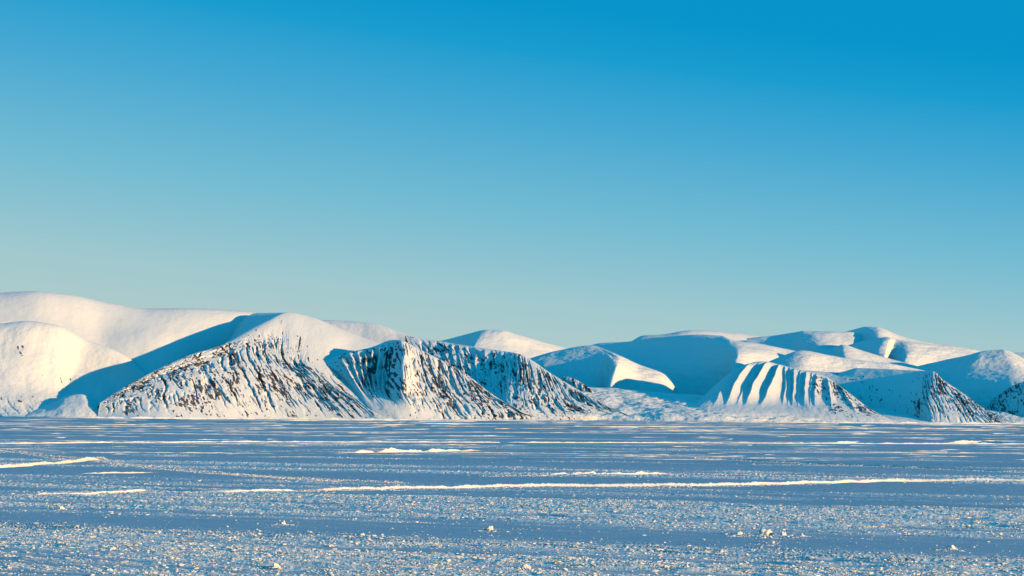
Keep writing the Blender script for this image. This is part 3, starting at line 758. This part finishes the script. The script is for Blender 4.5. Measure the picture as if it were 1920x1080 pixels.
one_drift('snow_drift', 'long bright snow ridge running from mid plain to the right edge', [(560, 920), (760, 917), (930, 914), (1060, 912), (1300, 911), (1560, 906), (1700, 903), (1920, 904), (2150, 905)], 4.8, 401, jag=0.3, taper=0.05)
one_drift('snow_drift', 'short bright drift lying alone on the dark blue ice near the centre', [(600, 850), (680, 849), (760, 848), (850, 846), (925, 844)], 5.0, 405, taper=0.4, jag=0.9)
one_drift('snow_drift', 'pale short drift among the crumbs at the left of the plain', [(60, 929), (140, 928), (230, 926), (290, 924)], 3.8, 409, taper=0.1, jag=0.25)
one_drift('snow_drift', 'low pale drift left of the long bright ridge', [(320, 921), (420, 924), (560, 921)], 4.0, 410, taper=0.08, jag=0.25)
one_drift('snow_drift', 'faint drift below the bend of the track on the left', [(140, 889), (220, 887), (300, 886)], 2.4, 411, taper=0.35, jag=0.8)
one_drift('snow_track', 'lower branch of the forked snow track at the left edge', [(-120, 880), (0, 877), (60, 874), (120, 869), (170, 864), (190, 862)], 5.0, 413, taper=0.05)
one_drift('snow_drift', 'hairline bright drift crossing the whole far plain', [(-150, 833), (150, 831), (500, 829), (900, 830), (1300, 831), (1560, 832), (1920, 833), (2100, 834)], 1.9, 419, taper=0.03)
one_drift('snow_drift', 'thicker bright dash on the far plain toward the right', [(1540, 832), (1600, 831), (1660, 832)], 3.2, 421, taper=0.3)
one_drift('snow_drift', 'bright dash on the far plain near the right edge', [(1760, 831), (1830, 830), (1920, 832)], 3.4, 423, taper=0.3)
one_drift('snow_drift', 'thin slanting drift on the right half of the plain', [(1300, 859), (1480, 867), (1650, 874), (1800, 881), (1950, 886)], 2.2, 425, taper=0.15, jag=0.8)
one_drift('snow_drift', 'broken pale drift above the long bright ridge, right of centre', [(980, 893), (1100, 891), (1230, 889), (1300, 888)], 3.2, 427, taper=0.3, jag=1.2)
one_drift('shore_ice', 'narrow bright belt of broken ice along the foot of the mountains', [(-500, 777.2 + 1.2), (0, 780.7 + 2.2), (500, 784 + 2.2), (960, 787 + 2.2), (1400, 790 + 2.2), (1920, 793.4 + 2.2), (2400, 796.5 + 2.2)], 2.6, 431, taper=0.01, jag=0.9)
# countless thin far streaks
rng = np.random.default_rng(7)
Vs, Fs, nv = [], [], 0
for k in range(420):
    u = rng.random()
    off = 3.5 + 70 * u ** 1.7
    x0 = rng.uniform(-300, 2200)
    L = rng.lognormal(5.0, 0.8)
    y0 = hor(x0) + off
    sl = ROLL + rng.normal(0.002, 0.004) * min(1, off / 30)
    hp = rng.uniform(0.25, 1.0) * (0.7 + 0.6 * u)
    pts = [(x0, y0), (x0 + L * 0.5, y0 + sl * L * 0.5 + rng.normal(0, 0.3)), (x0 + L, y0 + sl * L)]
    V = drift_mesh(pts, hp, 500 + k, taper=0.35, jag=0.9, n=max(14, int(L / 3)))
    Vs.append(V.reshape(-1, 3)); Fs.append(grid_faces(*V.shape[:2]) + nv); nv += V.shape[0] * V.shape[1]
o = link_mesh('wind_streaks', np.concatenate(Vs), np.concatenate(Fs), M_DRIFT)
tag(o, 'many thin bright wind streaks of snow scattered over the far plain', 'snow streaks', 'stuff')

# ------------------------------------------------------------------ crumbs of snow
import bmesh
def ico(sub):
    bm = bmesh.new()
    bmesh.ops.create_icosphere(bm, subdivisions=sub, radius=1.0)
    V = np.array([v.co[:] for v in bm.verts]); Fc = np.array([[v.index for v in f.verts] for f in bm.faces])
    bm.free()
    return V, Fc
IV1, IF1 = ico(1)
IV2, IF2 = ico(2)
def crumbs(n, seed, lo=800, hi=1096, floor=0.012):
    rng = np.random.default_rng(seed)
    m = n * 9
    px = rng.uniform(-350, 2270, m)
    py = rng.uniform(lo, hi, m)
    G = ground_pt(px, py)
    d = roughness_of(G[:, 0], G[:, 1]) + floor
    pc = pyc_of(G[:, 0], G[:, 1])
    a = G[:, 0] - STREAK * G[:, 1]; c = G[:, 1] + STREAK * G[:, 0]
    patch = sstep(-0.2, 0.45, 0.9 * fbm(a / 0.45, pc / 1.5, 3, seed + 1, gain=0.6))
    keep = rng.random(m) < d * d * (0.12 + 1.2 * patch)
    idx = np.nonzero(keep)[0][:n]
    return G[idx], rng
def crumb_mesh(G, rng, med, sig, sub):
    IV, IF = (IV1, IF1) if sub == 1 else (IV2, IF2)
    n = len(G)
    D = G[:, 1]
    r = med * np.exp(rng.normal(0, sig, n)) * (0.6 + 0.4 * D / 35)
    r = np.minimum(r, med * 5)
    J = rng.normal(0, 0.26, (n, len(IV), 1)) + 1.0
    V = IV[None] * np.clip(J, 0.45, 1.7)
    V = V * (r[:, None, None] * (1 + rng.normal(0, 0.22, (n, 1, 3))) * np.array([1.55, 1.0, 0.7]))
    th = rng.normal(0, 0.5, n) + math.pi * rng.integers(0, 2, n)      # dragged along the tracks
    c, s = np.cos(th)[:, None], np.sin(th)[:, None]
    X = V[..., 0] * c - V[..., 1] * s; Y = V[..., 0] * s + V[..., 1] * c
    base = np.stack([G[:, 0], G[:, 1], plain_h(G[:, 0], G[:, 1]) + r * 0.25], -1)
    W = np.stack([X, Y, V[..., 2]], -1) + base[:, None]
    FF = IF[None] + (np.arange(n) * len(IV))[:, None, None]
    return W.reshape(-1, 3), FF.reshape(-1, 3)
G1, rg1 = crumbs(190000, 601, floor=0.06)
# the ruts of the forked track at the left are rows of crumbs too
tracks = [[(-200, 834), (0, 841), (50, 848), (100, 855), (145, 858), (188, 863), (240, 871), (320, 878), (390, 884), (480, 892), (640, 900), (760, 906)],
          [(-200, 839), (0, 845), (60, 853), (110, 861), (150, 862), (188, 866), (250, 875), (330, 882), (400, 888), (520, 896), (640, 903)],
          [(20, 874), (80, 871), (130, 866), (165, 862), (190, 858), (205, 866)],
          [(40, 930), (150, 928), (290, 925), (420, 924), (560, 921), (700, 918)],
          [(560, 921), (760, 918), (930, 915), (1060, 913), (1300, 912), (1560, 907)],
          [(1300, 859), (1480, 867), (1650, 874), (1800, 881), (1950, 886)],
          [(900, 893), (1100, 892), (1300, 889), (1500, 893), (1900, 902)]]
TG = []
for k, tp in enumerate(tracks):
    tp = np.array(tp, float)
    s_ = np.concatenate([[0], np.cumsum(np.hypot(*np.diff(tp, axis=0).T))])
    q = rg1.uniform(0, s_[-1], 4000)
    P = pchip(s_, tp, q)
    TG.append(ground_pt(P[:, 0] + rg1.normal(0, 2, 4000), P[:, 1] + rg1.normal(0, 0.8, 4000)))
for (lx, ly) in [(1434, 1004), (1469, 1005), (1505, 1007), (1386, 1003), (530, 984), (517, 1069), (115, 955), (917, 994), (987, 1067), (1783, 1030), (1448, 1018)]:
    TG.append(ground_pt(lx + rg1.normal(0, 17, 110), ly + 1 + rg1.normal(0, 2.6, 110)))      # broken snow lies thickest round the lumps
G1 = np.concatenate([G1] + TG)
o = link_mesh('snow_crumbs', *crumb_mesh(G1, rg1, 0.0042, 0.6, 1), M_CLUMP, smooth=False, tri=True)
tag(o, 'countless small crumbs of broken snow lying in rows over the near plain', 'snow crumbs', 'stuff')
G2, rg2 = crumbs(2600, 611, floor=0.0)
V2, F2 = crumb_mesh(G2, rg2, 0.0075, 0.4, 2)
o = link_mesh('snow_clods', V2, F2, M_CLUMP, smooth=False, tri=True)
tag(o, 'larger clods of broken snow among the crumbs of the near plain', 'snow clods', 'stuff')

# the few lumps one can pick out
IV3, IF3 = ico(4)
def lump(px, py, wpx, hpx, seed, label):
    G = ground_pt(px, py)
    u = G[1] / FPX
    rx, rz = wpx * u / 2, hpx * 0.85 * u
    V = IV3.copy()
    x, y, z = V.T
    d = 1 + 0.55 * fbm(x * 1.3 + 5 * seed, y * 1.3 + z * 1.7, 2, seed) + 0.22 * fbm(x * 3.5 + z * 2, y * 3.5 - z * 2.5, 3, seed + 1)
    d = d + 0.5 * np.clip(z, 0, 1) ** 3
    V = V * d[:, None]
    V = V / np.array([np.abs(x * d).max(), np.abs(y * d).max(), (z * d).max()])
    V = V * np.array([rx, rx * 0.9, rz])
    V[:, 2] = np.maximum(V[:, 2], -0.25 * rz)
    o = link_mesh('snow_lump', V, IF3, M_CLUMP, smooth=True, tri=True)
    o.location = (G[0], G[1], float(plain_h(G[0:1], G[1:2])[0]) - 0.01)
    tag(o, label, 'snow lump', group='snow lumps on the near plain')
lump(1434, 1004, 30, 17, 1, 'largest lump of snow, a blunt cone standing on the right half of the plain')
lump(1469, 1005, 13, 11, 2, 'small rounded lump just right of the largest snow lump')
lump(1505, 1007, 10, 9, 3, 'second small lump right of the largest snow lump')
lump(1386, 1003, 15, 9, 4, 'low broken lump just left of the largest snow lump')
lump(530, 984, 13, 11, 5, 'spiky little lump at the upper edge of the smooth strip, left of centre')
lump(517, 1069, 24, 14, 6, 'broad lump in the churned snow near the bottom edge, left of centre')
lump(115, 955, 20, 9, 7, 'knobbly lump heading the row of clods at the left')
lump(917, 994, 22, 10, 8, 'flat-topped lump at the upper edge of the smooth strip, near the middle')
lump(987, 1067, 20, 13, 9, 'lump in the churned snow near the bottom edge, close to the middle')
lump(1783, 1030, 26, 12, 10, 'wide lump on the right, beside the smooth strip')
lump(1448, 1018, 14, 8, 11, 'small lump in front of the largest snow lump')
